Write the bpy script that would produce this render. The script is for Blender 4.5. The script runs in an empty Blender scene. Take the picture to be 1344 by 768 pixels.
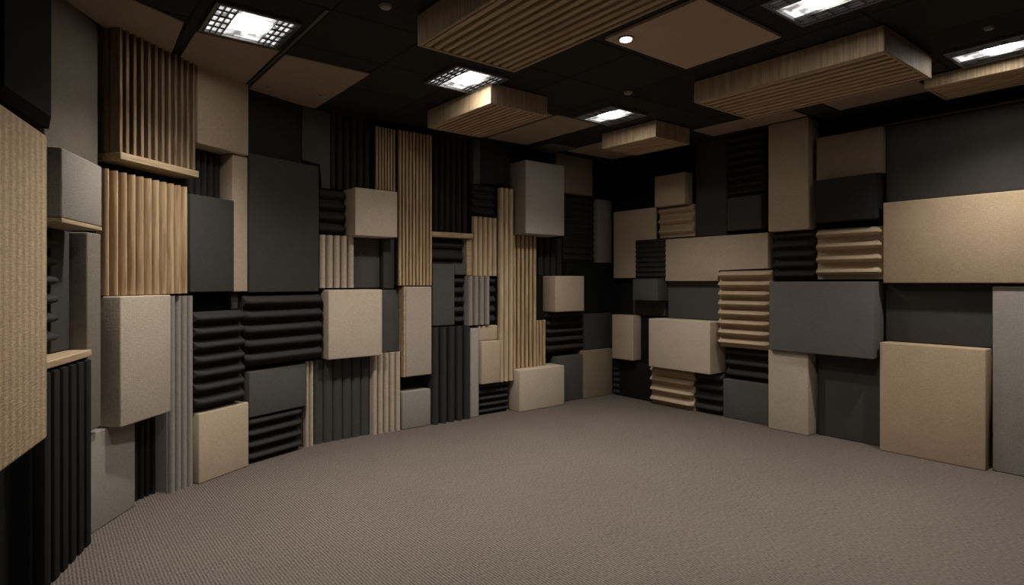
import bpy, bmesh, math, random
from mathutils import Vector, Matrix

random.seed(4)
SC = bpy.context.scene
COL = SC.collection
CEIL = 2.91          # ceiling height
CAM_Z = 1.40         # eye height
PI = math.pi


# ------------------------------------------------------------------ materials
def new_mat(name):
    m = bpy.data.materials.new(name)
    m.use_nodes = True
    nt = m.node_tree
    b = nt.nodes['Principled BSDF']
    return m, nt, b


def lin(c):
    """sRGB 0-255 to linear"""
    return tuple((v / 255 / 12.92) if v / 255 <= .04045 else ((v / 255 + .055) / 1.055) ** 2.4 for v in c) + (1,)


def fabric(name, rgb, weave=.16, bump=.25, scale=170, rough=.95, sheen=.0, mott=.10):
    """woven cloth: a fine two-way thread pattern, blurred by noise"""
    m, nt, b = new_mat(name)
    N, K = nt.nodes, nt.links
    tc = N.new('ShaderNodeTexCoord')
    mp = N.new('ShaderNodeMapping')
    mp.inputs['Scale'].default_value = (1, 1, 1)
    K.new(tc.outputs['Object'], mp.inputs['Vector'])
    n1 = N.new('ShaderNodeTexNoise'); n1.inputs['Scale'].default_value = scale; n1.inputs['Detail'].default_value = 3
    K.new(mp.outputs['Vector'], n1.inputs['Vector'])
    mp2 = N.new('ShaderNodeMapping'); mp2.inputs['Scale'].default_value = (1, 1, .16)
    K.new(tc.outputs['Object'], mp2.inputs['Vector'])
    n2 = N.new('ShaderNodeTexNoise'); n2.inputs['Scale'].default_value = scale * 1.1; n2.inputs['Detail'].default_value = 1
    K.new(mp2.outputs['Vector'], n2.inputs['Vector'])
    mp3 = N.new('ShaderNodeMapping'); mp3.inputs['Scale'].default_value = (.16, .16, 1)
    K.new(tc.outputs['Object'], mp3.inputs['Vector'])
    n3 = N.new('ShaderNodeTexNoise'); n3.inputs['Scale'].default_value = scale * 1.1; n3.inputs['Detail'].default_value = 1
    K.new(mp3.outputs['Vector'], n3.inputs['Vector'])
    n4 = N.new('ShaderNodeTexNoise'); n4.inputs['Scale'].default_value = 5; n4.inputs['Detail'].default_value = 4
    K.new(tc.outputs['Object'], n4.inputs['Vector'])

    def math_(op, a, c):
        n = N.new('ShaderNodeMath'); n.operation = op
        for i, v in enumerate((a, c)):
            if isinstance(v, (int, float)):
                n.inputs[i].default_value = v
            else:
                K.new(v, n.inputs[i])
        return n.outputs[0]
    thread = math_('ADD', math_('ADD', n2.outputs['Fac'], n3.outputs['Fac']), n1.outputs['Fac'])   # ~1.5 mean
    thread = math_('SUBTRACT', thread, 1.5)
    f = math_('MULTIPLY', thread, weave * 2.2)
    g = math_('MULTIPLY', math_('SUBTRACT', n4.outputs['Fac'], .5), mott * 2)
    f = math_('ADD', math_('ADD', f, g), 1.0)
    mix = N.new('ShaderNodeVectorMath'); mix.operation = 'SCALE'
    mix.inputs[0].default_value = lin(rgb)[:3]
    K.new(f, mix.inputs['Scale'])
    K.new(mix.outputs['Vector'], b.inputs['Base Color'])
    b.inputs['Roughness'].default_value = rough
    b.inputs['Specular IOR Level'].default_value = .18
    if sheen:
        b.inputs['Sheen Weight'].default_value = sheen
        b.inputs['Sheen Roughness'].default_value = .5
    bp = N.new('ShaderNodeBump'); bp.inputs['Strength'].default_value = bump; bp.inputs['Distance'].default_value = .004
    K.new(thread, bp.inputs['Height'])
    K.new(bp.outputs['Normal'], b.inputs['Normal'])
    return m


def ribbed_cloth(name, rgb, pitch=.011):
    """corduroy: vertical cords in the cloth of the big board"""
    m = fabric(name, rgb, weave=.30, bump=.35, scale=120)
    nt = m.node_tree; N, K = nt.nodes, nt.links
    b = N['Principled BSDF']
    tc = N.new('ShaderNodeTexCoord')
    w = N.new('ShaderNodeTexWave'); w.wave_type = 'BANDS'; w.bands_direction = 'X'
    w.inputs['Scale'].default_value = 1 / pitch / 20 * PI * .32
    w.inputs['Distortion'].default_value = .6; w.inputs['Detail'].default_value = 2
    K.new(tc.outputs['Object'], w.inputs['Vector'])
    src = b.inputs['Base Color'].links[0].from_socket
    mr = N.new('ShaderNodeMapRange'); mr.inputs['To Min'].default_value = .80; mr.inputs['To Max'].default_value = 1.06
    K.new(w.outputs['Fac'], mr.inputs['Value'])
    sc = N.new('ShaderNodeVectorMath'); sc.operation = 'SCALE'
    K.new(src, sc.inputs[0]); K.new(mr.outputs['Result'], sc.inputs['Scale'])
    K.new(sc.outputs['Vector'], b.inputs['Base Color'])
    return m


def wood(name, rgb, dark, axis='Z', rough=.55, fine=60.):
    m, nt, b = new_mat(name)
    N, K = nt.nodes, nt.links
    tc = N.new('ShaderNodeTexCoord')
    mp = N.new('ShaderNodeMapping')
    s = {'X': (.05, 1, 1), 'Y': (1, .05, 1), 'Z': (1, 1, .05)}[axis]
    mp.inputs['Scale'].default_value = s
    K.new(tc.outputs['Object'], mp.inputs['Vector'])
    n1 = N.new('ShaderNodeTexNoise'); n1.inputs['Scale'].default_value = fine; n1.inputs['Detail'].default_value = 6
    n1.inputs['Distortion'].default_value = .4
    K.new(mp.outputs['Vector'], n1.inputs['Vector'])
    r = N.new('ShaderNodeValToRGB')
    r.color_ramp.elements[0].position = .32; r.color_ramp.elements[0].color = lin(dark)
    r.color_ramp.elements[1].position = .62; r.color_ramp.elements[1].color = lin(rgb)
    K.new(n1.outputs['Fac'], r.inputs['Fac'])
    K.new(r.outputs['Color'], b.inputs['Base Color'])
    b.inputs['Roughness'].default_value = rough
    b.inputs['Specular IOR Level'].default_value = .3
    bp = N.new('ShaderNodeBump'); bp.inputs['Strength'].default_value = .15; bp.inputs['Distance'].default_value = .002
    K.new(n1.outputs['Fac'], bp.inputs['Height']); K.new(bp.outputs['Normal'], b.inputs['Normal'])
    return m


def plain(name, rgb, rough=.6, metal=0., spec=.4):
    m, nt, b = new_mat(name)
    N, K = nt.nodes, nt.links
    tc = N.new('ShaderNodeTexCoord')
    n = N.new('ShaderNodeTexNoise'); n.inputs['Scale'].default_value = 40; n.inputs['Detail'].default_value = 3
    K.new(tc.outputs['Object'], n.inputs['Vector'])
    mr = N.new('ShaderNodeMapRange'); mr.inputs['To Min'].default_value = .9; mr.inputs['To Max'].default_value = 1.1
    K.new(n.outputs['Fac'], mr.inputs['Value'])
    sc = N.new('ShaderNodeVectorMath'); sc.operation = 'SCALE'; sc.inputs[0].default_value = lin(rgb)[:3]
    K.new(mr.outputs['Result'], sc.inputs['Scale']); K.new(sc.outputs['Vector'], b.inputs['Base Color'])
    b.inputs['Roughness'].default_value = rough; b.inputs['Metallic'].default_value = metal
    b.inputs['Specular IOR Level'].default_value = spec
    return m


def glow(name, rgb, strength, base=(200, 200, 200), cells=False):
    m, nt, b = new_mat(name)
    b.inputs['Base Color'].default_value = lin(base)
    b.inputs['Emission Color'].default_value = lin(rgb)
    b.inputs['Emission Strength'].default_value = strength
    b.inputs['Roughness'].default_value = .3
    if cells:                     # dimpled reflector: lamp light on its facets painted as bright and dim glow
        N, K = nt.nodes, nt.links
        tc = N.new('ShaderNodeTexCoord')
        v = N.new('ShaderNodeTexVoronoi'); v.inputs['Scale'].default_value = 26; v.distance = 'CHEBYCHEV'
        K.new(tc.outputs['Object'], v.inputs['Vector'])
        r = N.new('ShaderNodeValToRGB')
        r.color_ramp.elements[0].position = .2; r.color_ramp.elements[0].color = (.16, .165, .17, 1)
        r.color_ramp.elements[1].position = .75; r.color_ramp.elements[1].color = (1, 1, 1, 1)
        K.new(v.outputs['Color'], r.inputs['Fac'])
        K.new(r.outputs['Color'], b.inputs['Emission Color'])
    return m


M = {
    'tan':            fabric('tan_cloth', (186, 168, 145)),
    'tan_warm':       fabric('warm_tan_cloth', (174, 153, 127)),
    'tan_light':      fabric('light_tan_cloth', (194, 179, 159)),
    'tan_dim':        fabric('dim_tan_cloth', (140, 124, 104)),
    'taupe':          fabric('taupe_cloth', (176, 163, 146)),
    'taupe_dark':     fabric('dark_taupe_cloth', (118, 110, 100)),
    'grey_light':     fabric('light_grey_cloth', (166, 158, 149)),
    'grey':           fabric('grey_cloth', (142, 135, 127)),
    'grey_dark':      fabric('dark_grey_cloth', (102, 98, 95)),
    'charcoal_light': fabric('light_charcoal_cloth', (84, 82, 79)),
    'charcoal':       fabric('charcoal_cloth', (68, 66, 64)),
    'charcoal_dark':  fabric('dark_charcoal_cloth', (48, 47, 46)),
    'black':          fabric('black_cloth', (24, 24, 25)),
    'foam_black':     fabric('black_foam', (50, 49, 49), weave=.25, bump=.3, scale=260, rough=.8),
    'foam_dark':      fabric('dark_foam', (52, 51, 51), weave=.25, bump=.3, scale=260, rough=.8),
    'foam_tan':       fabric('tan_foam', (184, 163, 136), weave=.12, bump=.15, scale=260),
    'grey_felt':      fabric('grey_felt', (146, 139, 131)),
    'taupe_felt':     fabric('taupe_felt', (180, 166, 148)),
    'charcoal_felt':  fabric('charcoal_felt', (70, 68, 66)),
    'cord':           ribbed_cloth('ribbed_beige_cloth', (178, 155, 126)),
    'wood':           wood('oak_slats', (204, 176, 138), (156, 128, 96)),
    'wood_dark':      wood('dark_oak_slats', (150, 126, 100), (104, 84, 64)),
    'jet':            fabric('jet_black_cloth', (13, 13, 13)),
    'foam_jet':       fabric('jet_black_foam', (30, 29, 29), weave=.2, bump=.3, scale=260, rough=.8),
    'tile_lit':     fabric('lit_brown_ceiling_tile', (196, 176, 156), weave=.06, bump=.05, mott=.05),  # tan tile made paler: lamp light on it is put into the colour
    'wood_pale':      wood('pale_oak', (206, 184, 152), (172, 150, 120)),
    'wood_plain':     wood('oak_board', (190, 168, 136), (154, 132, 104), 'X'),
    'cloud_side':     wood('ceiling_oak_side', (190, 168, 138), (152, 132, 106), 'Z', fine=90.),
    'cloud_slat':     wood('ceiling_oak_slat', (208, 184, 152), (170, 146, 118), 'Y'),
    'cloud_back':     plain('ceiling_slat_backing', (20, 16, 12), .9),
    'backing':        plain('slat_backing', (22, 17, 13), .9),
    'metal':          plain('light_frame_metal', (120, 120, 120), .35, .6),
    'dark_metal':     plain('dark_metal', (62, 61, 60), .5, .3),
    'tile_tan':       fabric('tan_ceiling_tile', (158, 140, 122), weave=.06, bump=.05, mott=.05),
    'tile_grey':      fabric('grey_ceiling_tile', (100, 95, 90), weave=.06, bump=.05, mott=.05),
    'tile_dark':      fabric('dark_ceiling_tile', (56, 54, 52), weave=.06, bump=.05, mott=.05),
    'sensor':         plain('sensor_plastic', (150, 146, 140), .5),
}


# ------------------------------------------------------------------ mesh helpers
def link(name, bm, mat, parent=None, smooth=False, mats=None):
    bmesh.ops.recalc_face_normals(bm, faces=bm.faces)
    me = bpy.data.meshes.new(name)
    bm.to_mesh(me); bm.free()
    o = bpy.data.objects.new(name, me)
    COL.objects.link(o)
    for x in (mats or [mat]):
        me.materials.append(x)
    if smooth:
        for p in me.polygons:
            p.use_smooth = True
    if parent:
        o.parent = parent
    return o


def empty(name, loc=(0, 0, 0), rz=0):
    o = bpy.data.objects.new(name, None)
    COL.objects.link(o)
    o.empty_display_size = .1
    o.location = loc; o.rotation_euler = (0, 0, rz)
    return o


def tag(o, label, cat, group=None):
    o['label'] = label; o['category'] = cat
    if group:
        o['group'] = group


def structure(o):
    o['kind'] = 'structure'


def add_box(bm, x0, x1, y0, y1, z0, z1, bev=0., seg=2):
    v = [bm.verts.new((x, y, z)) for x in (x0, x1) for y in (y0, y1) for z in (z0, z1)]
    q = [(0, 1, 3, 2), (4, 6, 7, 5), (0, 4, 5, 1), (2, 3, 7, 6), (0, 2, 6, 4), (1, 5, 7, 3)]
    fs = [bm.faces.new([v[i] for i in f]) for f in q]
    if bev:
        es = list({e for f in fs for e in f.edges})
        bmesh.ops.bevel(bm, geom=es, offset=bev, segments=seg, profile=.5, affect='EDGES')


def add_prism(bm, poly, a, b, axis='z', bev=0., seg=2):
    """extrude a 2-D polygon: axis z -> (x,y), y -> (x,z), x -> (y,z)"""
    def P(u, v, t):
        return {'z': (u, v, t), 'y': (u, t, v), 'x': (t, u, v)}[axis]
    A = [bm.verts.new(P(u, v, a)) for u, v in poly]
    B = [bm.verts.new(P(u, v, b)) for u, v in poly]
    n = len(poly)
    fs = [bm.faces.new(A), bm.faces.new(B[::-1])]
    for i in range(n):
        j = (i + 1) % n
        fs.append(bm.faces.new((A[i], A[j], B[j], B[i])))
    if bev:
        es = list({e for f in fs for e in f.edges})
        bmesh.ops.bevel(bm, geom=es, offset=bev, segments=seg, profile=.5, affect='EDGES')


def add_disc(bm, cx, cy, z0, z1, r, n=28, r1=None):
    r1 = r if r1 is None else r1
    A = [bm.verts.new((cx + r * math.cos(2 * PI * i / n), cy + r * math.sin(2 * PI * i / n), z0)) for i in range(n)]
    B = [bm.verts.new((cx + r1 * math.cos(2 * PI * i / n), cy + r1 * math.sin(2 * PI * i / n), z1)) for i in range(n)]
    bm.faces.new(A[::-1]); bm.faces.new(B)
    for i in range(n):
        j = (i + 1) % n
        bm.faces.new((A[i], A[j], B[j], B[i]))


# local frame of every wall panel: x to the right along the wall, y into the wall, z up, front face at y = 0
def box_mesh(w, d, h, bev):
    bm = bmesh.new()
    b = min(bev, w * .2, h * .2, d * .4)
    add_box(bm, -w / 2, w / 2, 0, d, 0, h, b, 3)
    return bm


def notch_mesh(w, d, h, bev, u, v, left):
    bm = bmesh.new()
    x = -w / 2 + u * w
    if left:
        poly = [(x, 0), (w / 2, 0), (w / 2, h), (-w / 2, h), (-w / 2, v), (x, v)]
    else:
        poly = [(-w / 2, 0), (x, 0), (x, v), (w / 2, v), (w / 2, h), (-w / 2, h)]
    add_prism(bm, poly, 0, d, 'y', min(bev, .008), 2)
    return bm


def wedge_mesh(w, d, h, n, amp, sharp):
    """horizontal foam ridges; each ridge falls away at both ends"""
    bm = bmesh.new()
    amp = min(amp, d - .012)
    p = h / n
    if sharp:
        prof = [(0, 0), (.30, .05), (.49, .90), (.55, 1), (.61, .98), (.68, .86)]
    else:
        prof = [(0, 0), (.18, .03), (.40, .86), (.47, .97), (.58, 1), (.66, .96), (.74, .82), (.97, .03)]
    e = min(amp * .55, w * .16)
    xs = [(-w / 2, .55 if not sharp else .42), (-w / 2 + e * .5, .86), (-w / 2 + e, 1), (w / 2 - e, 1), (w / 2 - e * .5, .86), (w / 2, .55 if not sharp else .42)]
    rows = []
    for k in range(n):
        for t, a in prof:
            rows.append(((k + t) * p, a))
    rows.append((h, 0))
    grid = [[bm.verts.new((x, amp * (1 - a * s), z)) for x, s in xs] for z, a in rows]
    for i in range(len(rows) - 1):
        for j in range(len(xs) - 1):
            bm.faces.new((grid[i][j], grid[i][j + 1], grid[i + 1][j + 1], grid[i + 1][j]))
    back = [bm.verts.new((x, d, z)) for x, z in ((-w / 2, 0), (w / 2, 0), (w / 2, h), (-w / 2, h))]
    bm.faces.new(back)
    bm.faces.new([grid[i][0] for i in range(len(rows))] + [back[3], back[0]])
    bm.faces.new([grid[i][-1] for i in range(len(rows) - 1, -1, -1)] + [back[1], back[2]])
    bm.faces.new([grid[0][j] for j in range(len(xs) - 1, -1, -1)] + [back[0], back[1]])
    bm.faces.new([grid[-1][j] for j in range(len(xs))] + [back[2], back[3]])
    return bm


def rib_mesh(w, d, h, n, flat, gap=.10, seg=9, depth=None):
    """n vertical half-round ribs standing side by side, closed at the top"""
    bm = bmesh.new()
    p = w / n
    r = p * (.5 - gap / 2)
    dep = min(depth or r * flat * 1.7, d - .008)
    for k in range(n):
        c = -w / 2 + (k + .5) * p
        poly = [(c - r * math.cos(PI * i / seg), dep - dep * math.sin(PI * i / seg) ** .8) for i in range(seg + 1)]
        poly = [(x, min(y, dep)) for x, y in poly]
        poly += [(c + r, dep + .004), (c - r, dep + .004)]
        add_prism(bm, poly, 0, h, 'z')
    return bm, dep


def slat_mesh(w, d, h, n, gap=.42, dep=.03, z0=0):
    bm = bmesh.new()
    p = w / n
    r = p * (1 - gap) / 2
    for k in range(n):
        c = -w / 2 + (k + .5) * p
        add_box(bm, c - r, c + r, 0, dep, z0, h, min(.003, r * .3), 1)
    return bm


def smooth_by_angle(o, deg=38):
    me = o.data
    for pl in me.polygons:
        pl.use_smooth = True
    try:
        me.set_sharp_from_angle(angle=math.radians(deg))
    except Exception:
        pass


def board(name, parent, mat, *b, bev=.002):
    bm = bmesh.new()
    add_box(bm, *b, bev, 1)
    return link(name, bm, mat, parent)


def build_panel(name, kind, mat, ax, ay, bx, by, z0, z1, depth, opt, label, cat):
    cx, cy = (ax + bx) / 2, (ay + by) / 2
    w = math.hypot(bx - ax, by - ay) - .003
    h = z1 - z0 - (.002 if z0 > 0 else 0)
    rz = math.atan2(by - ay, bx - ax)
    d = depth
    bev = opt.get('bev', .009)
    m = M[mat]
    n = opt.get('n', 5)
    side = 'right wall' if abs(bx - ax) < .01 else 'curved and far wall'
    group = {'acoustic panel': 'fabric covered panels', 'foam panel': 'ridged foam panels', 'slat panel': 'wooden slat screens',
             'fluted panel': 'fluted panels', 'shelf': 'shelves'}[cat] + ' on the ' + side
    if kind in ('box', 'notch', 'wedge', 'frustum') or (kind == 'flute' and False):
        if kind == 'box':
            o = link(name, box_mesh(w, d, h, bev), m)
            smooth_by_angle(o)
        elif kind == 'notch':
            o = link(name, notch_mesh(w, d, h, bev, opt['notch'][0], opt['notch'][1], opt.get('nl')), m)
            smooth_by_angle(o)
        elif kind == 'wedge':
            o = link(name, wedge_mesh(w, d, h, n, opt.get('amp', .06), opt.get('sharp')), m)
            smooth_by_angle(o, 50 if not opt.get('sharp') else 30)
        else:
            bm = bmesh.new()
            k = .05
            f = [(-w / 2 + .01, k * .8), (w / 2 - k * 1.6, k * .8), (w / 2 - k * 1.6, h), (-w / 2 + .01, h)]
            g = [(-w / 2, 0), (w / 2, 0), (w / 2, h), (-w / 2, h)]
            F = [bm.verts.new((x, 0, z)) for x, z in f]
            G = [bm.verts.new((x, .035, z)) for x, z in g]
            H = [bm.verts.new((x, d, z)) for x, z in g]
            bm.faces.new(F); bm.faces.new(H[::-1])
            for i in range(4):
                j = (i + 1) % 4
                bm.faces.new((F[i], F[j], G[j], G[i])); bm.faces.new((G[i], G[j], H[j], H[i]))
            o = link(name, bm, m)
        o.location = (cx, cy, z0); o.rotation_euler = (0, 0, rz)
        tag(o, label, cat, group)
        return o
    root = empty(name, (cx, cy, z0), rz)
    tag(root, label, cat, group)
    if kind in ('flute', 'flutewood'):
        bm, dep = rib_mesh(w, d, h, n, opt.get('flat', 1.0), opt.get('gap', .14 if kind == 'flutewood' else .18))
        smooth_by_angle(link('ribs', bm, m, root), 40)
        board('backing_board', root, M['backing'] if kind == 'flutewood' else m, -w / 2, w / 2, dep + .004, d, 0, h - .003)
    elif kind == 'slats':
        link('slats', slat_mesh(w, d, h, n, .40, .028), m, root)
        board('backing_board', root, M['backing'], -w / 2, w / 2, .028, d, 0, h - .003)
    elif kind == 'slatbox':
        lh = opt['ledge']
        so = link('slats', slat_mesh(w - .03, d, h, n, .60, .06, lh), m, root); so.location.x = .015
        board('backing_board', root, M['backing'], -w / 2, w / 2, .06, .08, lh, h)
        board('side_board', root, m, -w / 2, -w / 2 + .02, .0, d, lh, h)
        bm = bmesh.new(); add_box(bm, -w / 2 - .004, w / 2 + .004, -.012, d, 0, lh, .004, 1)
        link('ledge', bm, M['wood_plain'], root)
    elif kind == 'boxboard':
        smooth_by_angle(link('padded_cover', box_raise(w, d, h, bev, .02), m, root))
        board('bottom_board', root, M['wood_plain'], -w / 2, w / 2, 0, d, 0, .02)
    elif kind == 'boxside':
        bm = bmesh.new(); add_box(bm, -w / 2 + .022, w / 2, 0, d, 0, h, .012, 3)
        smooth_by_angle(link('padded_cover', bm, m, root))
        board('side_board', root, M['wood_plain'], -w / 2, -w / 2 + .02, .004, d, 0, h)
    elif kind == 'cabinet':
        bm = bmesh.new()
        p = w / n
        for k in range(n):                       # thick square-edged ribs with deep gaps
            c = -w / 2 + (k + .5) * p
            add_box(bm, c - p * .33, c + p * .33, 0, .05, 0, h - .05, .008, 2)
        smooth_by_angle(link('ribs', bm, m, root), 40)
        board('body', root, M['black'], -w / 2, w / 2, .05, d, 0, h - .04)
        board('top_board', root, M['wood_plain'], -w / 2, w / 2 + .004, .006, d, h - .036, h, bev=.004)
    return root


def box_raise(w, d, h, bev, z):
    bm = bmesh.new()
    add_box(bm, -w / 2, w / 2, 0, d, z, h, bev, 3)
    return bm

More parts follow.
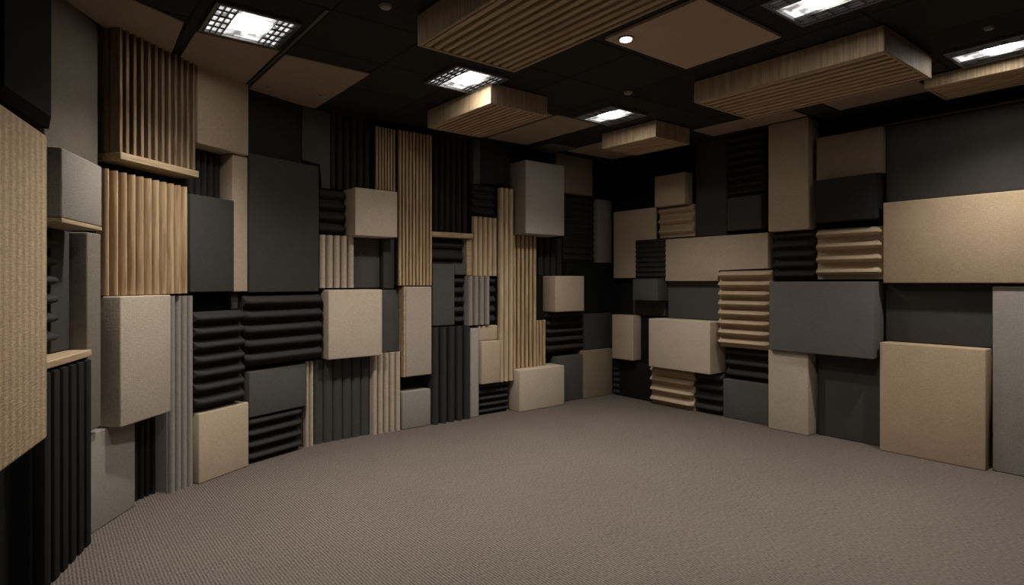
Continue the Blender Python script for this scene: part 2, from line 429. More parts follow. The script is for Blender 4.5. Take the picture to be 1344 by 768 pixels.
# name, kind, material, front-left x y, front-right x y, bottom, top, depth, options, label, category (metres)
PANELS = [
    ('bass_trap', 'frustum', 'jet', -0.107, 2.988, 0.07, 3.515, 2.108, 2.905, 0.205, {}, 'black box with sloping edges hung high at far left, above the big ribbed beige board', 'acoustic panel'),
    ('acoustic_panel', 'box', 'taupe_dark', 0.021, 3.808, 0.274, 4.276, 2.048, 2.905, 0.055, {}, 'dark taupe fabric panel between the black hung box and tall wooden slat screen', 'acoustic panel'),
    ('slat_screen', 'slatbox', 'wood_dark', 0.373, 4.207, 0.861, 4.619, 2.118, 2.905, 0.176, {'n': 11, 'ledge': 0.045}, 'deep wooden slat screen with a solid ledge, hung high at left', 'slat panel'),
    ('slat_screen', 'flutewood', 'wood', 0.287, 4.093, 0.815, 4.603, 1.322, 2.046, 0.165, {'n': 11, 'gap': 0.5, 'flat': 2.2}, 'wooden ribbed panel directly under the deep slat screen with its ledge', 'slat panel'),
    ('acoustic_panel', 'boxboard', 'grey', 0.082, 3.432, 0.266, 3.889, 1.672, 2.017, 0.245, {}, 'grey-taupe padded cube with wooden underside, left of the wooden slat screens', 'acoustic panel'),
    ('foam_panel', 'wedge', 'foam_black', -0.003, 3.55, 0.094, 3.801, 1.073, 1.637, 0.125, {'n': 6, 'amp': 0.09}, 'narrow black wedge foam in the niche above the black ribbed cabinet', 'foam panel'),
    ('acoustic_panel', 'box', 'charcoal', 0.048, 3.822, 0.131, 3.999, 1.038, 1.67, 0.075, {}, 'charcoal back panel deep in the niche under the padded cube', 'acoustic panel'),
    ('acoustic_panel', 'box', 'taupe_dark', 0.205, 3.964, 0.276, 4.09, 0.588, 1.67, 0.157, {}, 'tall narrow taupe panel forming the right edge of the niche at left', 'acoustic panel'),  # darker cloth colour stands in for shade from the padded cube above
    ('ribbed_cabinet', 'cabinet', 'foam_jet', 0.016, 3.426, 0.229, 3.949, 0, 1.036, 0.185, {'n': 6}, 'black ribbed floor cabinet with a pale board on top, at left', 'fluted panel'),
    ('acoustic_panel', 'box', 'jet', -0.21, 3.12, -0.098, 3.464, 0, 0.654, 0.065, {}, 'plain black floor panel under the big ribbed beige board, leftmost at floor level', 'acoustic panel'),
    ('acoustic_panel', 'box', 'grey', 0.168, 3.984, 0.476, 4.422, 0, 0.557, 0.115, {}, 'grey-taupe floor panel in shadow of the big taupe box, right of black ribbed cabinet', 'acoustic panel'),
    ('acoustic_panel', 'box', 'taupe', 0.369, 4.12, 0.677, 4.448, 0.559, 1.318, 0.221, {}, 'big thick taupe box under the lower wooden ribbed panel, casting a shadow below', 'acoustic panel'),
    ('fluted_panel', 'flute', 'foam_jet', 0.437, 4.468, 0.621, 4.61, 0, 0.553, 0.055, {'n': 5}, 'low black fluted panel at the floor beneath the big taupe box', 'fluted panel'),
    ('fluted_panel', 'flute', 'grey_felt', 0.684, 4.52, 0.846, 4.623, 0, 1.305, 0.165, {'n': 4}, 'tall grey fluted panel reaching the floor right of the big taupe box', 'fluted panel'),
    ('acoustic_panel', 'box', 'charcoal', 0.815, 4.603, 1.146, 4.806, 1.327, 2.006, 0.165, {}, 'charcoal panel right of the lower wooden ribbed panel, under a black slotted recess', 'acoustic panel'),
    ('fluted_panel', 'flute', 'foam_black', 0.788, 4.74, 1.079, 4.918, 2.018, 2.357, 0.035, {'n': 6}, 'small black fluted recess between high tan panel and charcoal panel, left side', 'fluted panel'),
    ('acoustic_panel', 'box', 'tan', 0.863, 4.621, 1.26, 4.854, 2.359, 2.905, 0.175, {}, 'tan panel touching the ceiling right of the deep slat screen', 'acoustic panel'),
    ('acoustic_panel', 'box', 'tan', 1.134, 4.822, 1.261, 4.887, 1.325, 2.357, 0.145, {}, 'narrow tall tan strip panel left of the big charcoal panel', 'acoustic panel'),
    ('acoustic_panel', 'box', 'black', 0.774, 4.743, 1.102, 4.942, 1.191, 1.325, 0.025, {}, 'small black sheet painted as the recess shade above the seven-ridge black foam', 'acoustic panel'),  # black box put in for the shadow inside the recess
    ('acoustic_panel', 'box', 'charcoal', 1.137, 4.881, 1.202, 4.914, 1.191, 1.318, 0.095, {}, 'tiny charcoal block under the narrow tan strip panel', 'acoustic panel'),
    ('foam_panel', 'wedge', 'foam_black', 0.869, 4.59, 1.244, 4.812, 0.504, 1.189, 0.205, {'n': 7, 'amp': 0.075}, 'black wedge foam of seven ridges standing on the low tan floor box at left', 'foam panel'),
    ('acoustic_panel', 'box', 'tan', 0.869, 4.613, 1.257, 4.841, 0, 0.488, 0.185, {}, 'low tan floor box under the seven-ridge black foam', 'acoustic panel'),
    ('acoustic_panel', 'box', 'charcoal_dark', 1.228, 4.927, 1.754, 5.128, 2.39, 2.905, 0.095, {}, 'very dark panel at the ceiling above the big charcoal panel', 'acoustic panel'),
    ('acoustic_panel', 'notch', 'charcoal_light', 1.761, 5.15, 2.028, 5.183, 2.22, 2.905, 0.075, {'notch': (0.657, 0.211), 'nl': 1}, 'dark grey panel at the ceiling, just left of the black fluted recess', 'acoustic panel'),
    ('acoustic_panel', 'box', 'charcoal', 1.267, 4.879, 1.891, 5.089, 1.317, 2.391, 0.155, {}, 'big tall charcoal panel at left centre, right of the narrow tan strip', 'acoustic panel'),
    ('foam_panel', 'wedge', 'foam_black', 1.243, 4.823, 1.931, 5.054, 0.746, 1.295, 0.195, {'n': 5, 'amp': 0.08}, 'wide black wedge foam of five ridges below the big tall charcoal panel', 'foam panel'),
    ('acoustic_panel', 'box', 'charcoal_light', 1.264, 4.866, 1.769, 5.059, 0.358, 0.713, 0.165, {}, 'dark grey box between two black wedge foams, left of the charcoal flutes', 'acoustic panel'),
    ('foam_panel', 'wedge', 'foam_black', 1.255, 4.851, 1.751, 5.045, 0, 0.356, 0.175, {'n': 4, 'amp': 0.075}, 'black wedge foam on the floor under the dark grey box', 'foam panel'),
    ('fluted_panel', 'flute', 'taupe_felt', 1.773, 5.091, 1.857, 5.105, 0, 0.723, 0.135, {'n': 2}, 'pair of slim brown-grey floor flutes left of the charcoal fluted panel', 'fluted panel'),
    ('fluted_panel', 'flute', 'charcoal_felt', 1.858, 5.125, 2.393, 5.16, 0, 0.729, 0.115, {'n': 6, 'flat': 0.35, 'gap': 0.03}, 'wide charcoal fluted panel on the floor under the beige box', 'fluted panel'),
    ('fluted_panel', 'flute', 'taupe_felt', 2.397, 5.12, 2.703, 5.134, 0, 0.738, 0.155, {'n': 5}, 'pale taupe fluted panel on the floor right of the wide charcoal flutes', 'fluted panel'),
    ('acoustic_panel', 'box', 'tan_light', 1.938, 5.005, 2.453, 5.033, 0.734, 1.333, 0.245, {}, 'beige square box right of the wide five-ridge black foam', 'acoustic panel'),
    ('acoustic_panel', 'box', 'charcoal_light', 2.448, 5.183, 2.705, 5.194, 0.74, 1.328, 0.095, {}, 'charcoal strip panel between the beige square box and a tall taupe box', 'acoustic panel'),
    ('fluted_panel', 'flute', 'foam_black', 2.025, 5.193, 2.432, 5.212, 2.233, 2.905, 0.065, {'n': 6}, 'black fluted recess at the ceiling left of the tall wooden slats', 'fluted panel'),
    ('foam_panel', 'wedge', 'foam_black', 1.888, 5.13, 2.167, 5.15, 1.81, 2.213, 0.115, {'n': 4, 'amp': 0.06}, 'small black wedge foam left of the beige cube', 'foam panel'),
    ('acoustic_panel', 'box', 'tan_light', 2.176, 5.0, 2.599, 5.02, 1.807, 2.231, 0.265, {}, 'beige cube in front of the tall wooden slats', 'acoustic panel'),
    ('fluted_panel', 'flute', 'taupe_felt', 1.894, 5.08, 2.228, 5.103, 1.347, 1.807, 0.165, {'n': 5}, 'short taupe fluted panel above the beige square box', 'fluted panel'),
    ('acoustic_panel', 'box', 'charcoal_light', 2.226, 5.223, 2.526, 5.237, 1.343, 1.805, 0.045, {}, 'recessed charcoal panel under the beige cube', 'acoustic panel'),
    ('acoustic_panel', 'box', 'charcoal', 2.531, 5.178, 2.65, 5.182, 1.335, 1.805, 0.105, {}, 'dark narrow panel touching the tall wooden slats, under the beige cube', 'acoustic panel'),
    ('slat_screen', 'slats', 'wood', 2.438, 5.143, 2.651, 5.152, 2.254, 2.838, 0.135, {'n': 7}, 'short wooden slat screen behind the beige cube', 'slat panel'),
    ('slat_screen', 'slats', 'wood', 2.655, 5.112, 3.03, 5.12, 1.364, 2.833, 0.175, {'n': 10}, 'tall wooden slat screen right of the beige cube', 'slat panel'),
    ('acoustic_panel', 'boxside', 'taupe', 2.706, 5.104, 3.016, 5.11, 0.498, 1.356, 0.185, {}, 'tall taupe box with pale wooden left edge under the tall slat screen', 'acoustic panel'),
    ('acoustic_panel', 'box', 'black', 2.703, 5.264, 3.013, 5.27, 0.358, 0.496, 0.025, {}, 'black recess between the wood-edged taupe box and grey floor box', 'acoustic panel'),
    ('acoustic_panel', 'box', 'grey', 2.7, 5.124, 3.016, 5.13, 0, 0.356, 0.165, {}, 'small grey floor box right of the pale taupe flutes', 'acoustic panel'),
    ('fluted_panel', 'flute', 'foam_black', 3.031, 5.23, 3.532, 5.237, 1.915, 2.905, 0.065, {'n': 7}, 'black fluted panel above the small wooden shelf', 'fluted panel'),
    ('wall_shelf', 'box', 'wood_plain', 3.027, 5.13, 3.519, 5.137, 1.844, 1.897, 0.165, {'bev': 0.004}, 'small wooden shelf board under the black fluted panel at centre left', 'shelf'),
    ('foam_panel', 'wedge', 'foam_black', 3.032, 5.21, 3.461, 5.216, 1.586, 1.833, 0.085, {'n': 2, 'amp': 0.05}, 'two-ridge black foam under the small wooden shelf', 'foam panel'),
    ('acoustic_panel', 'box', 'charcoal_light', 3.048, 5.151, 3.307, 5.154, 0.963, 1.582, 0.145, {}, 'charcoal grey panel under the two-ridge foam, above the black floor flutes', 'acoustic panel'),
    ('acoustic_panel', 'box', 'charcoal_light', 3.31, 5.164, 3.463, 5.166, 1.47, 1.587, 0.135, {}, 'tiny charcoal block right of the charcoal grey panel under the two-ridge foam', 'acoustic panel'),
    ('foam_panel', 'wedge', 'foam_black', 3.31, 5.174, 3.452, 5.176, 0.952, 1.453, 0.125, {'n': 5, 'amp': 0.07}, 'small black wedge foam left of the short grey flutes', 'foam panel'),
    ('acoustic_panel', 'box', 'wood_plain', 3.465, 5.176, 3.533, 5.177, 1.465, 1.842, 0.125, {'bev': 0.006}, 'narrow plain wooden block right of the two-ridge foam', 'acoustic panel'),
    ('acoustic_panel', 'box', 'charcoal_light', 3.574, 5.217, 3.672, 5.218, 2.426, 2.905, 0.085, {}, 'thin grey strip at the ceiling right of the black fluted panel', 'acoustic panel'),
    ('acoustic_panel', 'box', 'charcoal_dark', 3.675, 5.223, 4.071, 5.227, 2.447, 2.905, 0.08, {}, 'dark panel at the ceiling left of the tall grey-taupe box', 'acoustic panel'),
    ('foam_panel', 'wedge', 'foam_black', 3.563, 5.187, 3.85, 5.19, 2.085, 2.424, 0.115, {'n': 4, 'amp': 0.05}, 'small black wedge foam above the pale wooden flutes', 'foam panel'),
    ('fluted_panel', 'flutewood', 'wood_pale', 3.535, 5.147, 3.851, 5.15, 1.464, 2.08, 0.155, {'n': 5}, 'pale wooden fluted panel at centre, above the short grey flutes', 'fluted panel'),
    ('fluted_panel', 'flute', 'grey_felt', 3.455, 5.126, 3.746, 5.129, 0.953, 1.463, 0.175, {'n': 4}, 'short grey fluted panel below the pale wooden flutes', 'fluted panel'),
    ('foam_panel', 'wedge', 'foam_black', 3.748, 5.179, 3.85, 5.18, 0.942, 1.457, 0.125, {'n': 5, 'amp': 0.05}, 'sliver of black wedge foam right of the short grey flutes', 'foam panel'),
    ('fluted_panel', 'flutewood', 'wood_pale', 3.854, 5.12, 4.054, 5.122, 0.334, 2.405, 0.185, {'n': 3}, 'tall pale wooden flutes left of the grey-taupe box at centre', 'fluted panel'),
    ('acoustic_panel', 'box', 'grey_light', 4.075, 4.962, 4.644, 4.967, 1.916, 2.703, 0.345, {}, 'tall grey-taupe box hung high near the far corner', 'acoustic panel'),
    ('slat_screen', 'slats', 'wood', 4.056, 5.162, 4.409, 5.165, 0.45, 1.914, 0.145, {'n': 6}, 'wooden slat screen under the tall grey-taupe box', 'slat panel'),
    ('slat_screen', 'slats', 'wood', 4.411, 5.185, 4.564, 5.187, 0.45, 0.967, 0.125, {'n': 3}, 'short stub of wooden slats beside the foot of the slat screen near the tan cube', 'slat panel'),
    ('fluted_panel', 'flute', 'foam_black', 4.411, 5.255, 4.906, 5.26, 1.481, 1.914, 0.055, {'n': 5}, 'black fluted panel behind and above the tan cube near the far corner', 'fluted panel'),
    ('acoustic_panel', 'box', 'black', 4.411, 5.245, 4.574, 5.247, 0.969, 1.479, 0.065, {}, 'black strip left of the tan cube', 'acoustic panel'),
    ('acoustic_panel', 'box', 'tan', 4.578, 5.047, 5.04, 5.051, 1.058, 1.47, 0.265, {}, 'small tan cube near the far corner, above black wedge foam', 'acoustic panel'),
    ('foam_panel', 'wedge', 'foam_black', 4.588, 5.187, 5.194, 5.193, 0.573, 1.059, 0.125, {'n': 5, 'amp': 0.07}, 'black wedge foam below the small tan cube', 'foam panel'),
    ('acoustic_panel', 'box', 'tan_light', 4.056, 5.042, 4.72, 5.048, 0, 0.448, 0.265, {}, 'wide pale floor box at the foot of the far wall, under the wooden slats', 'acoustic panel'),
    ('acoustic_panel', 'box', 'charcoal_light', 4.722, 5.168, 5.139, 5.172, 0, 0.528, 0.145, {}, 'dark floor panel between wide pale floor box and tan panel at the far corner', 'acoustic panel'),
    ('acoustic_panel', 'box', 'tan_dim', 5.141, 5.152, 5.64, 5.157, 0, 0.571, 0.165, {}, 'tan floor panel in the far corner', 'acoustic panel'),
    ('acoustic_panel', 'box', 'charcoal', 5.194, 5.193, 5.684, 5.198, 0.573, 1.015, 0.125, {}, 'charcoal panel above the tan floor panel in the far corner', 'acoustic panel'),
    ('acoustic_panel', 'box', 'black', 5.198, 5.223, 5.717, 5.228, 1.017, 1.636, 0.095, {}, 'black square panel in the far corner, right of the small tan cube', 'acoustic panel'),
    ('foam_panel', 'wedge', 'foam_black', 4.909, 5.25, 5.429, 5.255, 1.638, 2.429, 0.065, {'n': 10, 'amp': 0.03}, 'black finely ridged panel under a dim tan panel near the far corner', 'foam panel'),
    ('acoustic_panel', 'box', 'black', 4.902, 5.23, 5.196, 5.233, 1.472, 1.629, 0.085, {}, 'small black block between the finely ridged panel and the tan cube', 'acoustic panel'),
    ('acoustic_panel', 'box', 'tan_dim', 4.728, 5.198, 5.337, 5.204, 2.454, 2.905, 0.115, {}, 'dim tan panel at the ceiling by the far corner', 'acoustic panel'),
    ('acoustic_panel', 'box', 'black', 5.339, 5.244, 5.739, 5.248, 2.431, 2.905, 0.075, {}, 'black panel at the ceiling in the far corner, left wall side', 'acoustic panel'),
    ('acoustic_panel', 'box', 'grey', 5.431, 5.205, 5.681, 5.208, 1.638, 2.426, 0.115, {}, 'narrow grey panel beside the far corner', 'acoustic panel'),
    ('fluted_panel', 'flute', 'foam_dark', 3.018, 5.1, 3.488, 5.106, 0, 0.951, 0.195, {'n': 5}, 'tall black floor flutes at centre left, under the charcoal grey panel', 'fluted panel'),
    ('acoustic_panel', 'box', 'grey_light', 3.491, 5.146, 3.601, 5.147, 0, 0.922, 0.155, {}, 'slim grey floor panel right of the tall black floor flutes', 'acoustic panel'),
    ('acoustic_panel', 'box', 'tan', 3.604, 5.107, 3.852, 5.11, 0.335, 0.782, 0.195, {}, 'small tan box left of the tall pale wooden flutes, low on the far wall', 'acoustic panel'),
    ('acoustic_panel', 'box', 'tan', 3.604, 5.157, 3.852, 5.16, 0.784, 0.94, 0.145, {}, 'recessed tan block shadowed above the small low tan box', 'acoustic panel'),
    ('foam_panel', 'wedge', 'foam_black', 3.604, 5.167, 4.023, 5.171, 0, 0.332, 0.135, {'n': 5, 'amp': 0.06}, 'black wedge foam on the floor left of the wide pale floor box', 'foam panel'),
    ('acoustic_panel', 'box', 'black', 5.64, 5.107, 5.64, 4.015, 2.264, 2.905, 0.085, {}, 'black panel at the ceiling on the right wall beside the far corner', 'acoustic panel'),
    ('acoustic_panel', 'box', 'tan', 5.58, 5.09, 5.58, 4.436, 1.445, 2.262, 0.03, {}, 'tan panel beside the far corner with a black louvred foam on it', 'acoustic panel'),
    ('acoustic_panel', 'box', 'tan', 5.49, 4.386, 5.49, 3.976, 2.247, 2.593, 0.145, {}, 'small tan box above three tan foam ridges', 'acoustic panel'),
    ('foam_panel', 'wedge', 'foam_tan', 5.54, 4.404, 5.54, 3.934, 1.899, 2.25, 0.185, {'n': 3, 'amp': 0.07, 'sharp': 1}, 'short tan wedge foam of three ridges under the small tan box', 'foam panel'),
    ('foam_panel', 'wedge', 'foam_black', 5.545, 4.721, 5.545, 4.28, 1.435, 1.892, 0.032, {'n': 8, 'amp': 0.03, 'sharp': 1}, 'black louvred foam set on a tan panel near the far corner', 'foam panel'),
    ('acoustic_panel', 'box', 'charcoal', 5.62, 3.932, 5.62, 3.552, 1.887, 2.905, 0.105, {}, 'tall charcoal panel right of the small tan box, up to the ceiling', 'acoustic panel'),
    ('foam_panel', 'wedge', 'foam_black', 5.6, 3.55, 5.6, 3.148, 2.265, 2.905, 0.125, {'n': 8, 'amp': 0.06}, 'black wedge foam at the ceiling above a small charcoal box', 'foam panel'),
    ('acoustic_panel', 'box', 'charcoal', 5.54, 3.503, 5.54, 3.13, 1.921, 2.256, 0.185, {}, 'small charcoal box below black wedge foam, high on the right wall', 'acoustic panel'),
    ('acoustic_panel', 'notch', 'tan', 5.56, 4.292, 5.56, 3.071, 1.408, 1.881, 0.165, {'notch': (0.554, 0.118)}, 'wide tan panel above the long eight-ridge tan foam', 'acoustic panel'),
    ('acoustic_panel', 'box', 'black', 5.66, 5.189, 5.66, 4.843, 1.004, 1.447, 0.065, {}, 'black panel in the far corner left of the charcoal cube', 'acoustic panel'),
    ('acoustic_panel', 'box', 'charcoal_light', 5.46, 4.683, 5.46, 4.319, 1.186, 1.435, 0.265, {}, 'charcoal cube under the black louvred foam', 'acoustic panel'),
    ('acoustic_panel', 'box', 'charcoal', 5.64, 4.838, 5.64, 4.355, 1.004, 1.185, 0.085, {}, 'charcoal panel in shadow under the charcoal cube', 'acoustic panel'),
    ('acoustic_panel', 'box', 'charcoal_light', 5.64, 4.317, 5.64, 3.613, 0.992, 1.408, 0.085, {}, 'recessed charcoal panel between the wide tan panel and big pale box', 'acoustic panel'),
    ('acoustic_panel', 'box', 'tan', 5.52, 5.06, 5.52, 4.723, 0.466, 1.002, 0.205, {}, 'narrow tan box low in the far corner on the right wall', 'acoustic panel'),
    ('acoustic_panel', 'box', 'black', 5.65, 4.721, 5.65, 4.58, 0.44, 0.983, 0.075, {}, 'black strip between narrow tan box and big pale box', 'acoustic panel'),
    ('acoustic_panel', 'box', 'tan_light', 5.41, 4.407, 5.41, 3.612, 0.447, 0.99, 0.315, {}, 'big pale box left of the long tan foam, above small foam pieces', 'acoustic panel'),
    ('foam_panel', 'wedge', 'foam_tan', 5.49, 3.61, 5.49, 3.035, 0.732, 1.514, 0.235, {'n': 8, 'amp': 0.09, 'sharp': 1}, 'long tan wedge foam of eight ridges on the right wall', 'foam panel'),
    ('foam_panel', 'wedge', 'foam_tan', 5.52, 4.508, 5.52, 3.92, 0, 0.445, 0.205, {'n': 4, 'amp': 0.08, 'sharp': 1}, 'tan wedge foam on the floor under the big pale box', 'foam panel'),
    ('foam_panel', 'wedge', 'foam_black', 5.56, 3.918, 5.56, 3.577, 0, 0.44, 0.165, {'n': 4, 'amp': 0.07}, 'black wedge foam on the floor right of the low tan wedge foam', 'foam panel'),
    ('acoustic_panel', 'box', 'black', 5.62, 5.031, 5.62, 4.511, 0, 0.438, 0.105, {}, 'black floor panel at the far corner on the right wall', 'acoustic panel'),
    ('foam_panel', 'wedge', 'foam_black', 5.6, 5.134, 5.6, 5.033, 0, 0.43, 0.125, {'n': 6, 'amp': 0.04}, 'sliver of black wedge foam standing in the far corner', 'foam panel'),
    ('foam_panel', 'wedge', 'foam_black', 5.6, 3.575, 5.6, 3.036, 0.399, 0.727, 0.125, {'n': 3, 'amp': 0.08}, 'black wedge foam below the long eight-ridge tan foam', 'foam panel'),
    ('acoustic_panel', 'box', 'charcoal_light', 5.58, 3.575, 5.58, 3.036, 0, 0.397, 0.145, {}, 'charcoal floor panel left of the tall taupe floor panel', 'acoustic panel'),
    ('acoustic_panel', 'box', 'tan', 5.5, 3.038, 5.5, 2.652, 1.88, 2.905, 0.225, {}, 'tall tan panel at the ceiling, centre of the right wall', 'acoustic panel'),
    ('foam_panel', 'wedge', 'foam_black', 5.56, 3.033, 5.56, 2.619, 1.414, 1.883, 0.165, {'n': 5, 'amp': 0.06}, 'black wedge foam below the tall tan panel', 'foam panel'),
    ('foam_panel', 'wedge', 'foam_tan', 5.51, 2.616, 5.51, 2.052, 1.423, 1.875, 0.215, {'n': 4, 'amp': 0.09, 'sharp': 1}, 'tan wedge foam of four ridges above the big grey box', 'foam panel'),
    ('acoustic_panel', 'box', 'tan_dim', 5.56, 2.612, 5.56, 2.059, 2.317, 2.709, 0.165, {}, 'dim tan panel above a dark box, right of the tall tan panel', 'acoustic panel'),
    ('acoustic_panel', 'box', 'charcoal_dark', 5.5, 2.598, 5.5, 2.088, 1.932, 2.312, 0.225, {}, 'dark box between dim tan panel and four-ridge tan foam', 'acoustic panel'),
    ('acoustic_panel', 'box', 'charcoal', 5.61, 2.057, 5.61, 0.842, 2.066, 2.707, 0.115, {}, 'wide charcoal panel high on the right, over the wide tan panel', 'acoustic panel'),
    ('acoustic_panel', 'box', 'tan_warm', 5.53, 2.05, 5.53, 0.83, 1.389, 2.06, 0.195, {}, 'wide tan panel at right edge, below the wide charcoal panel', 'acoustic panel'),
    ('acoustic_panel', 'box', 'grey_dark', 5.45, 3.003, 5.45, 2.092, 0.755, 1.404, 0.275, {}, 'big dark grey box protruding at centre of the right wall', 'acoustic panel'),
    ('acoustic_panel', 'box', 'charcoal', 5.64, 2.071, 5.64, 1.328, 0.901, 1.387, 0.085, {}, 'charcoal panel between wide tan panel above and square tan floor box below', 'acoustic panel'),
    ('acoustic_panel', 'box', 'grey', 5.56, 1.325, 5.56, 0.835, 0, 1.368, 0.165, {}, 'tall grey floor panel at the right edge of the view', 'acoustic panel'),
    ('acoustic_panel', 'box', 'tan_warm', 5.5, 2.065, 5.5, 1.347, 0, 0.899, 0.225, {}, 'large square tan floor box left of the tall grey panel', 'acoustic panel'),
    ('acoustic_panel', 'box', 'taupe', 5.49, 3.033, 5.49, 2.648, 0, 0.753, 0.235, {}, 'tall taupe floor panel under the big dark grey box', 'acoustic panel'),
    ('acoustic_panel', 'box', 'charcoal', 5.62, 2.627, 5.62, 2.068, 0, 0.749, 0.105, {}, 'charcoal floor panel left of the large square tan floor box', 'acoustic panel'),
]
WALL_CURVE = [(-1.25, -1.9), (-1.143, 0.545), (-1.096, 0.695), (-1.049, 0.845), (-1.002, 0.995), (-0.956, 1.145), (-0.908, 1.295), (-0.861, 1.446), (-0.812, 1.596), (-0.762, 1.747), (-0.71, 1.903), (-0.654, 2.063), (-0.597, 2.226), (-0.54, 2.388), (-0.484, 2.544), (-0.432, 2.692), (-0.384, 2.828), (-0.342, 2.949), (-0.307, 3.052), (-0.277, 3.142), (-0.252, 3.22), (-0.229, 3.291), (-0.208, 3.356), (-0.187, 3.42), (-0.165, 3.485), (-0.141, 3.551), (-0.116, 3.618), (-0.092, 3.683), (-0.068, 3.746), (-0.044, 3.808), (-0.018, 3.87), (0.008, 3.931), (0.037, 3.991), (0.068, 4.05), (0.099, 4.108), (0.131, 4.164), (0.165, 4.22), (0.201, 4.276), (0.238, 4.33), (0.279, 4.384), (0.322, 4.435), (0.368, 4.486), (0.419, 4.533), (0.472, 4.577), (0.526, 4.618), (0.58, 4.655), (0.634, 4.69), (0.687, 4.724), (0.738, 4.755), (0.787, 4.786), (0.836, 4.818), (0.885, 4.849), (0.934, 4.88), (0.984, 4.91), (1.036, 4.94), (1.089, 4.969), (1.145, 4.998), (1.203, 5.026), (1.261, 5.053), (1.321, 5.08), (1.383, 5.108), (1.449, 5.135), (1.517, 5.162), (1.588, 5.186), (1.662, 5.208), (1.739, 5.227), (1.819, 5.241), (1.9, 5.252), (1.982, 5.26), (2.065, 5.265), (2.146, 5.269), (2.227, 5.273), (2.305, 5.276), (2.382, 5.28), (2.453, 5.284), (2.517, 5.287), (2.579, 5.29), (2.641, 5.292), (2.71, 5.294), (2.789, 5.296), (2.883, 5.298), (2.998, 5.3), (3.134, 5.302), (3.29, 5.304), (3.461, 5.306), (3.643, 5.308), (3.832, 5.31), (4.023, 5.311), (4.213, 5.313), (4.398, 5.315), (4.581, 5.317), (4.766, 5.319), (4.954, 5.321), (5.142, 5.322), (5.332, 5.324), (5.521, 5.326), (5.71, 5.328), (5.899, 5.33)]

# ------------------------------------------------------------------ room shell
def carpet():
    m, nt, b = new_mat('ribbed_carpet')
    N, K = nt.nodes, nt.links
    tc = N.new('ShaderNodeTexCoord')
    w = N.new('ShaderNodeTexWave'); w.wave_type = 'BANDS'; w.bands_direction = 'X'
    w.inputs['Scale'].default_value = 20
    w.inputs['Distortion'].default_value = .5; w.inputs['Detail'].default_value = 2; w.inputs['Detail Scale'].default_value = 1.5
    K.new(tc.outputs['Object'], w.inputs['Vector'])
    mp = N.new('ShaderNodeMapping'); mp.inputs['Scale'].default_value = (1, .3, 1)
    K.new(tc.outputs['Object'], mp.inputs['Vector'])
    n = N.new('ShaderNodeTexNoise'); n.inputs['Scale'].default_value = 150; n.inputs['Detail'].default_value = 4
    K.new(mp.outputs['Vector'], n.inputs['Vector'])
    n2 = N.new('ShaderNodeTexNoise'); n2.inputs['Scale'].default_value = 1.6; n2.inputs['Detail'].default_value = 5
    K.new(tc.outputs['Object'], n2.inputs['Vector'])
    mix = N.new('ShaderNodeMath'); mix.operation = 'MULTIPLY_ADD'
    K.new(w.outputs['Fac'], mix.inputs[0]); mix.inputs[1].default_value = .34
    K.new(n.outputs['Fac'], mix.inputs[2])
    mx2 = N.new('ShaderNodeMath'); mx2.operation = 'MULTIPLY_ADD'
    K.new(n2.outputs['Fac'], mx2.inputs[0]); mx2.inputs[1].default_value = .12
    K.new(mix.outputs[0], mx2.inputs[2])
    r = N.new('ShaderNodeValToRGB')
    r.color_ramp.elements[0].position = .42; r.color_ramp.elements[0].color = lin((70, 63, 58))
    r.color_ramp.elements[1].position = 1.0; r.color_ramp.elements[1].color = lin((122, 111, 103))
    K.new(mx2.outputs[0], r.inputs['Fac'])
    K.new(r.outputs['Color'], b.inputs['Base Color'])
    b.inputs['Roughness'].default_value = .95; b.inputs['Specular IOR Level'].default_value = .15
    bp = N.new('ShaderNodeBump'); bp.inputs['Strength'].default_value = .5; bp.inputs['Distance'].default_value = .006
    K.new(mix.outputs[0], bp.inputs['Height']); K.new(bp.outputs['Normal'], b.inputs['Normal'])
    return m


def ceiling_mat():
    """black tiles with fine dark joints on a 0.6 m grid"""
    m, nt, b = new_mat('black_ceiling_tiles')
    N, K = nt.nodes, nt.links
    tc = N.new('ShaderNodeTexCoord')
    mp = N.new('ShaderNodeMapping'); mp.inputs['Location'].default_value = (-.08, -.25, 0)
    K.new(tc.outputs['Object'], mp.inputs['Vector'])
    br = N.new('ShaderNodeTexBrick')
    br.offset = 0; br.inputs['Scale'].default_value = 1
    br.inputs['Brick Width'].default_value = .6; br.inputs['Row Height'].default_value = .6
    br.inputs['Mortar Size'].default_value = .008; br.inputs['Bias'].default_value = 0
    br.inputs['Color1'].default_value = lin((50, 48, 46)); br.inputs['Color2'].default_value = lin((40, 38, 37))
    br.inputs['Mortar'].default_value = lin((16, 15, 15))
    K.new(mp.outputs['Vector'], br.inputs['Vector'])
    K.new(br.outputs['Color'], b.inputs['Base Color'])
    b.inputs['Roughness'].default_value = .8; b.inputs['Specular IOR Level'].default_value = .2
    return m


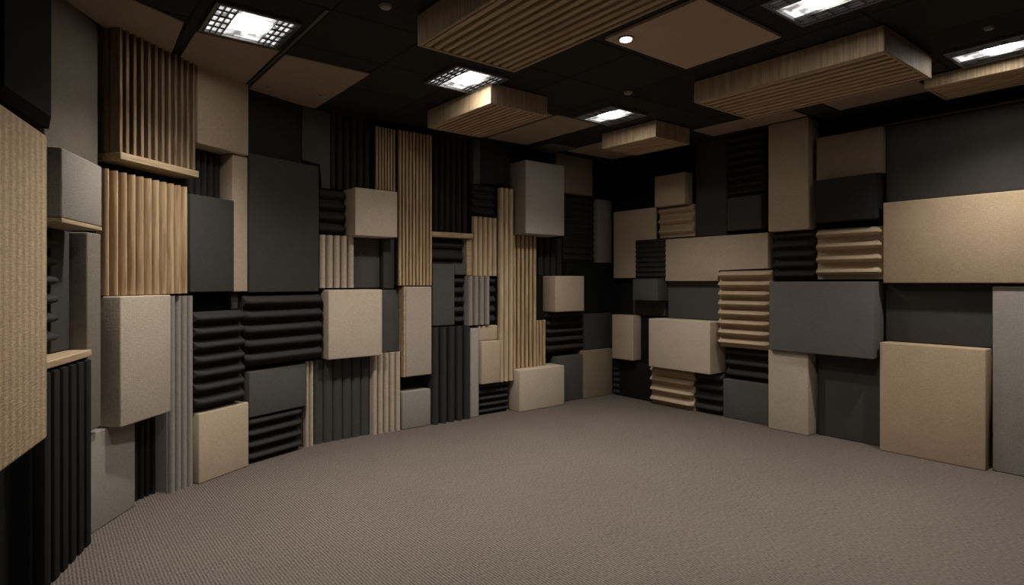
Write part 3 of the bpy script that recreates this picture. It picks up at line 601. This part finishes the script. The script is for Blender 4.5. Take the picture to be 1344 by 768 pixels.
def shell():
    bm = bmesh.new(); add_box(bm, -1.4, 5.83, -2.0, 5.5, -.1, 0)
    structure(link('floor', bm, carpet()))
    bm = bmesh.new(); add_box(bm, -1.4, 5.83, -2.0, 5.5, CEIL, CEIL + .1)
    structure(link('ceiling', bm, ceiling_mat()))
    wm = fabric('black_wall_cloth', (22, 22, 22))
    bm = bmesh.new()
    inner = WALL_CURVE
    n = len(inner)
    ring = []
    for i, (x, y) in enumerate(inner):
        a = inner[max(0, i - 1)]; c = inner[min(n - 1, i + 1)]
        dx, dy = c[0] - a[0], c[1] - a[1]; l = math.hypot(dx, dy)
        ring.append(((x, y), (x - dy / l * .1, y + dx / l * .1)))
    V = [[bm.verts.new((p[0], p[1], z)) for p in q for z in (0, CEIL)] for q in ring]
    for i in range(n - 1):
        a, c = V[i], V[i + 1]
        bm.faces.new((a[0], c[0], c[1], a[1])); bm.faces.new((a[2], a[3], c[3], c[2]))
        bm.faces.new((a[1], c[1], c[3], a[3])); bm.faces.new((a[0], a[2], c[2], c[0]))
    bm.faces.new(V[0]); bm.faces.new(V[-1])
    structure(link('wall_left', bm, wm, smooth=False))
    bm = bmesh.new(); add_box(bm, 5.728, 5.83, -2.0, 5.5, 0, CEIL)
    structure(link('wall_right', bm, wm))
    bm = bmesh.new(); add_box(bm, -1.4, 5.73, -2.0, -1.9, 0, CEIL)
    structure(link('wall_back', bm, fabric('brown_wall_cloth', (90, 82, 74))))
    # slim rail along the top of the right wall
    bm = bmesh.new(); add_box(bm, 5.60, 5.727, -.6, 2.25, 2.712, 2.732, .004, 1)
    structure(link('trim_1', bm, M['dark_metal']))
    # joint bar between ceiling tiles
    bm = bmesh.new(); add_box(bm, 1.245, 1.265, 3.25, 5.0, CEIL - .012, CEIL - .001)
    structure(link('trim_2', bm, M['metal']))


shell()
for row in PANELS:
    build_panel(*row)

# big ribbed beige board hung close to the camera at the left
def big_board():
    a = Vector((.03, 3.28)); u = Vector((-.26, -.965)).normalized()
    w, h, d = 1.0, 1.303, .09
    c = a + u * (w / 2)
    o = link('acoustic_panel', box_mesh(w, d, h, .014), M['cord'])
    smooth_by_angle(o)
    o.location = (c.x, c.y, .727)
    o.rotation_euler = (0, 0, math.atan2(-u.y, -u.x))
    tag(o, 'big ribbed beige board at the left edge, nearest to the camera', 'acoustic panel', 'fabric covered panels on the curved and far wall')
big_board()


# ------------------------------------------------------------------ ceiling
def cloud(x0, x1, y0, y1, z0, n, label):
    root = empty('ceiling_slat_baffle', ((x0 + x1) / 2, (y0 + y1) / 2, z0))
    tag(root, label, 'ceiling baffle', 'wooden slat baffles on the ceiling')
    w, l, h = (x1 - x0) / 2, (y1 - y0) / 2, CEIL - .006 - z0
    t = .022
    bm = bmesh.new()
    add_box(bm, -w, -w + t, -l, l, 0, h, .004, 1); add_box(bm, w - t, w, -l, l, 0, h, .004, 1)
    add_box(bm, -w + t, w - t, -l, -l + t, 0, h, .004, 1); add_box(bm, -w + t, w - t, l - t, l, 0, h, .004, 1)
    link('frame', bm, M['cloud_side'], root)
    bm = bmesh.new()
    p = (2 * w - 2 * t) / n
    for k in range(n):
        c = -w + t + (k + .5) * p
        add_box(bm, c - p * .27, c + p * .27, -l + t, l - t, .004, .05, .003, 1)
    link('slats', bm, M['cloud_slat'], root)
    board('backing_board', root, M['cloud_back'], -w + t, w - t, -l + t, l - t, .05, .07)


cloud(1.68, 2.38, 1.60, 3.01, 2.73, 11, 'largest wooden slat baffle on the ceiling, cut off by the top of the view')
cloud(2.68, 3.25, 3.68, 4.62, 2.747, 10, 'square wooden slat baffle on the ceiling in front of the tall wooden slats')
cloud(4.50, 5.02, 3.58, 4.26, 2.747, 8, 'smallest wooden slat baffle on the ceiling, by the far corner')
cloud(3.88, 4.65, 1.43, 2.73, 2.747, 9, 'long wooden slat baffle on the ceiling at right centre')
cloud(5.11, 5.56, .30, 1.62, 2.815, 7, 'wooden slat baffle on the ceiling at the right edge of the view')

LAMP = glow('lamp_white', (255, 247, 235), 45)
PAN = glow('reflector_glow_cells', (250, 250, 255), 1.1, cells=True)
GREY_PAN = plain('reflector_grey', (190, 190, 190), .3, .2)


def beam(x, y, z, power=165, size=128):
    """the downward beam of a louvred fitting"""
    l = bpy.data.lights.new('ceiling_lamp', 'SPOT')
    l.energy = power; l.color = (1, .945, .875); l.spot_size = math.radians(size); l.spot_blend = 1.0
    l.shadow_soft_size = .07
    ob = bpy.data.objects.new('ceiling_lamp', l); COL.objects.link(ob)
    ob.location = (x, y, z)


def troffer(cx, cy, label, sx=.46, sy=.46):
    root = empty('ceiling_light', (cx, cy, CEIL - .026)); tag(root, label, 'ceiling light', 'square ceiling lights')
    a, b, t = sx / 2, sy / 2, .02
    bm = bmesh.new()
    for s in (-1, 1):
        x = sorted((s * a, s * (a - t))); add_box(bm, x[0], x[1], -b, b, 0, .024, .003, 1)
        y = sorted((s * b, s * (b - t))); add_box(bm, -a + t, a - t, y[0], y[1], 0, .024, .003, 1)
    link('frame', bm, M['metal'], root)
    pan = board('reflector', root, PAN, -a + t, a - t, -b + t, b - t, .018, .024)
    bm = bmesh.new()
    k = .19 * sx
    pts = []
    for i in range(32):                                   # softly squared lamp disc
        th = 2 * PI * i / 32
        c, s = math.cos(th), math.sin(th)
        pts.append((k * math.copysign(abs(c) ** .55, c), k * math.copysign(abs(s) ** .55, s)))
    add_prism(bm, pts, .010, .016, 'z')
    link('lamp', bm, LAMP, pan)
    for s in (-1, 1):                                     # louvre blades either side of the lamp
        bm = bmesh.new()
        for x in (.46, .60, .74, .88):
            add_box(bm, s * a * x - .0025, s * a * x + .0025, -b + t, b - t, .004, .017)
        for j in range(4):
            y = -b + t + (j + 1) * (sy - 2 * t) / 5
            xx = sorted((s * a * .44, s * (a - t)))
            add_box(bm, xx[0], xx[1], y - .002, y + .002, .006, .017)
        link('louvre', bm, M['dark_metal'], root)
    beam(cx, cy, CEIL - .03)
    return root


troffer(.97, 3.73, 'square louvred ceiling light at upper left, over the wooden slat screens')
troffer(2.49, 3.73, 'square louvred ceiling light beside the end of the largest baffle')
troffer(4.04, 3.73, 'smallest looking square ceiling light, above the far corner')
troffer(3.28, 1.50, 'square louvred ceiling light cut by the top edge, right of a brown ceiling tile')
troffer(4.86, 1.12, 'square ceiling light at the right edge of the view', .40, .50)


def tile(poly, mat, label, t=.012, name='ceiling_tile'):
    bm = bmesh.new()
    add_prism(bm, poly, 0, t, 'z', .003, 1)
    cx = sum(p[0] for p in poly) / len(poly); cy = sum(p[1] for p in poly) / len(poly)
    bmesh.ops.translate(bm, verts=bm.verts, vec=(-cx, -cy, 0))
    o = link(name, bm, M[mat])
    o.location = (cx, cy, CEIL - t - .001)
    tag(o, label, 'ceiling tile', 'coloured ceiling tiles')
    return o


def rect(x0, x1, y0, y1):
    return [(x0, y0), (x1, y0), (x1, y1), (x0, y1)]


tile([(.05, 3.80), (.30, 3.72), (.66, 3.92), (.69, 4.62), (.42, 4.46), (.10, 3.98)], 'tile_tan', 'brown ceiling tile above the deep slat screen at the far left')
tile([(.74, 4.02), (1.23, 4.02), (1.23, 4.98), (.79, 4.74), (.74, 4.70)], 'tile_tan', 'brown ceiling tile between the upper left ceiling light and the wall')
tile([(1.28, 4.06), (1.88, 4.06), (1.88, 5.15), (1.62, 5.12), (1.28, 5.00)], 'tile_tan', 'brown ceiling tile with two small discs on it')
tile(rect(2.74, 3.56, 1.88, 2.57), 'tile_lit', 'large raised brown ceiling tile between the two biggest baffles', .022)
tile(rect(3.67, 4.2, 4.02, 5.1), 'tile_tan', 'brown ceiling tile right of the square baffle', .012)
tile(rect(3.28, 3.64, 4.05, 5.1), 'tile_tan', 'brown ceiling tile partly behind the square baffle', .012)
tile(rect(4.36, 4.72, 4.87, 5.27), 'tile_grey', 'small grey ceiling tile over the dim tan panel by the far corner')
tile(rect(4.76, 5.53, 4.30, 5.05), 'tile_tan', 'brown ceiling tile behind the smallest baffle in the far corner')
tile(rect(5.10, 5.46, 2.64, 3.60), 'tile_tan', 'long brown ceiling tile along the right wall beyond the long baffle')
tile(rect(5.12, 5.46, 2.40, 2.62), 'tile_dark', 'dark ceiling tile between two brown ones along the right wall')
tile(rect(5.10, 5.50, 1.68, 2.38), 'tile_tan', 'brown ceiling tile along the right wall beside the long baffle')

def downlight(cx, cy, z, label):
    root = empty('downlight', (cx, cy, z)); tag(root, label, 'downlight')
    bm = bmesh.new(); add_disc(bm, 0, 0, 0, .008, .048, 32)
    smooth_by_angle(link('trim_ring', bm, M['metal'], root))
    bm = bmesh.new(); add_disc(bm, 0, 0, -.003, .002, .034, 28)
    link('lamp', bm, glow('downlight_lamp', (255, 248, 236), 60), root)
downlight(2.82, 2.47, CEIL - .032, 'small round downlight shining at the corner of the raised brown tile')


def sensor(cx, cy, z, r, label):
    bm = bmesh.new(); add_disc(bm, 0, 0, 0, .014, r * .8, 24, r)
    o = link('ceiling_sensor', bm, M['sensor']); smooth_by_angle(o)
    o.location = (cx, cy, z); tag(o, label, 'ceiling sensor', 'small discs on the ceiling')
sensor(3.69, 3.21, CEIL - .015, .035, 'small grey ceiling disc in front of the light above the far corner')
sensor(1.49, 3.02, CEIL - .015, .035, 'small ceiling disc left of the end of the largest baffle')
sensor(1.40, 4.80, CEIL - .028, .026, 'left of two small discs on the brown ceiling tile')
sensor(1.80, 4.75, CEIL - .028, .036, 'right of two small discs on the brown ceiling tile')
sensor(4.43, 1.07, CEIL - .015, .028, 'small ceiling disc above the light at the right edge of the view')


# ------------------------------------------------------------------ lights outside the view (same ceiling)
for x, y, p in ((.97, 2.25, 115), (1.2, .4, 10), (3.3, -.7, 8), (4.9, -.9, 10)):
    beam(x, y, CEIL - .03, p)

w = bpy.data.worlds.new('World'); SC.world = w; w.use_nodes = True
w.node_tree.nodes['Background'].inputs[0].default_value = (.9, .93, 1, 1)
w.node_tree.nodes['Background'].inputs[1].default_value = .02

# ------------------------------------------------------------------ camera
cd = bpy.data.cameras.new('Camera')
cd.sensor_width = 36; cd.lens = 792 / 1344 * 36
cd.shift_y = -14 / 1344
cd.clip_start = .05
cam = bpy.data.objects.new('Camera', cd); COL.objects.link(cam)
cam.location = (0, 0, CAM_Z)
cam.rotation_euler = (PI / 2, 0, -math.atan2(.617, .787))
SC.camera = cam
SC.view_settings.view_transform = 'Standard'
SC.view_settings.look = 'None'
SC.view_settings.exposure = 0
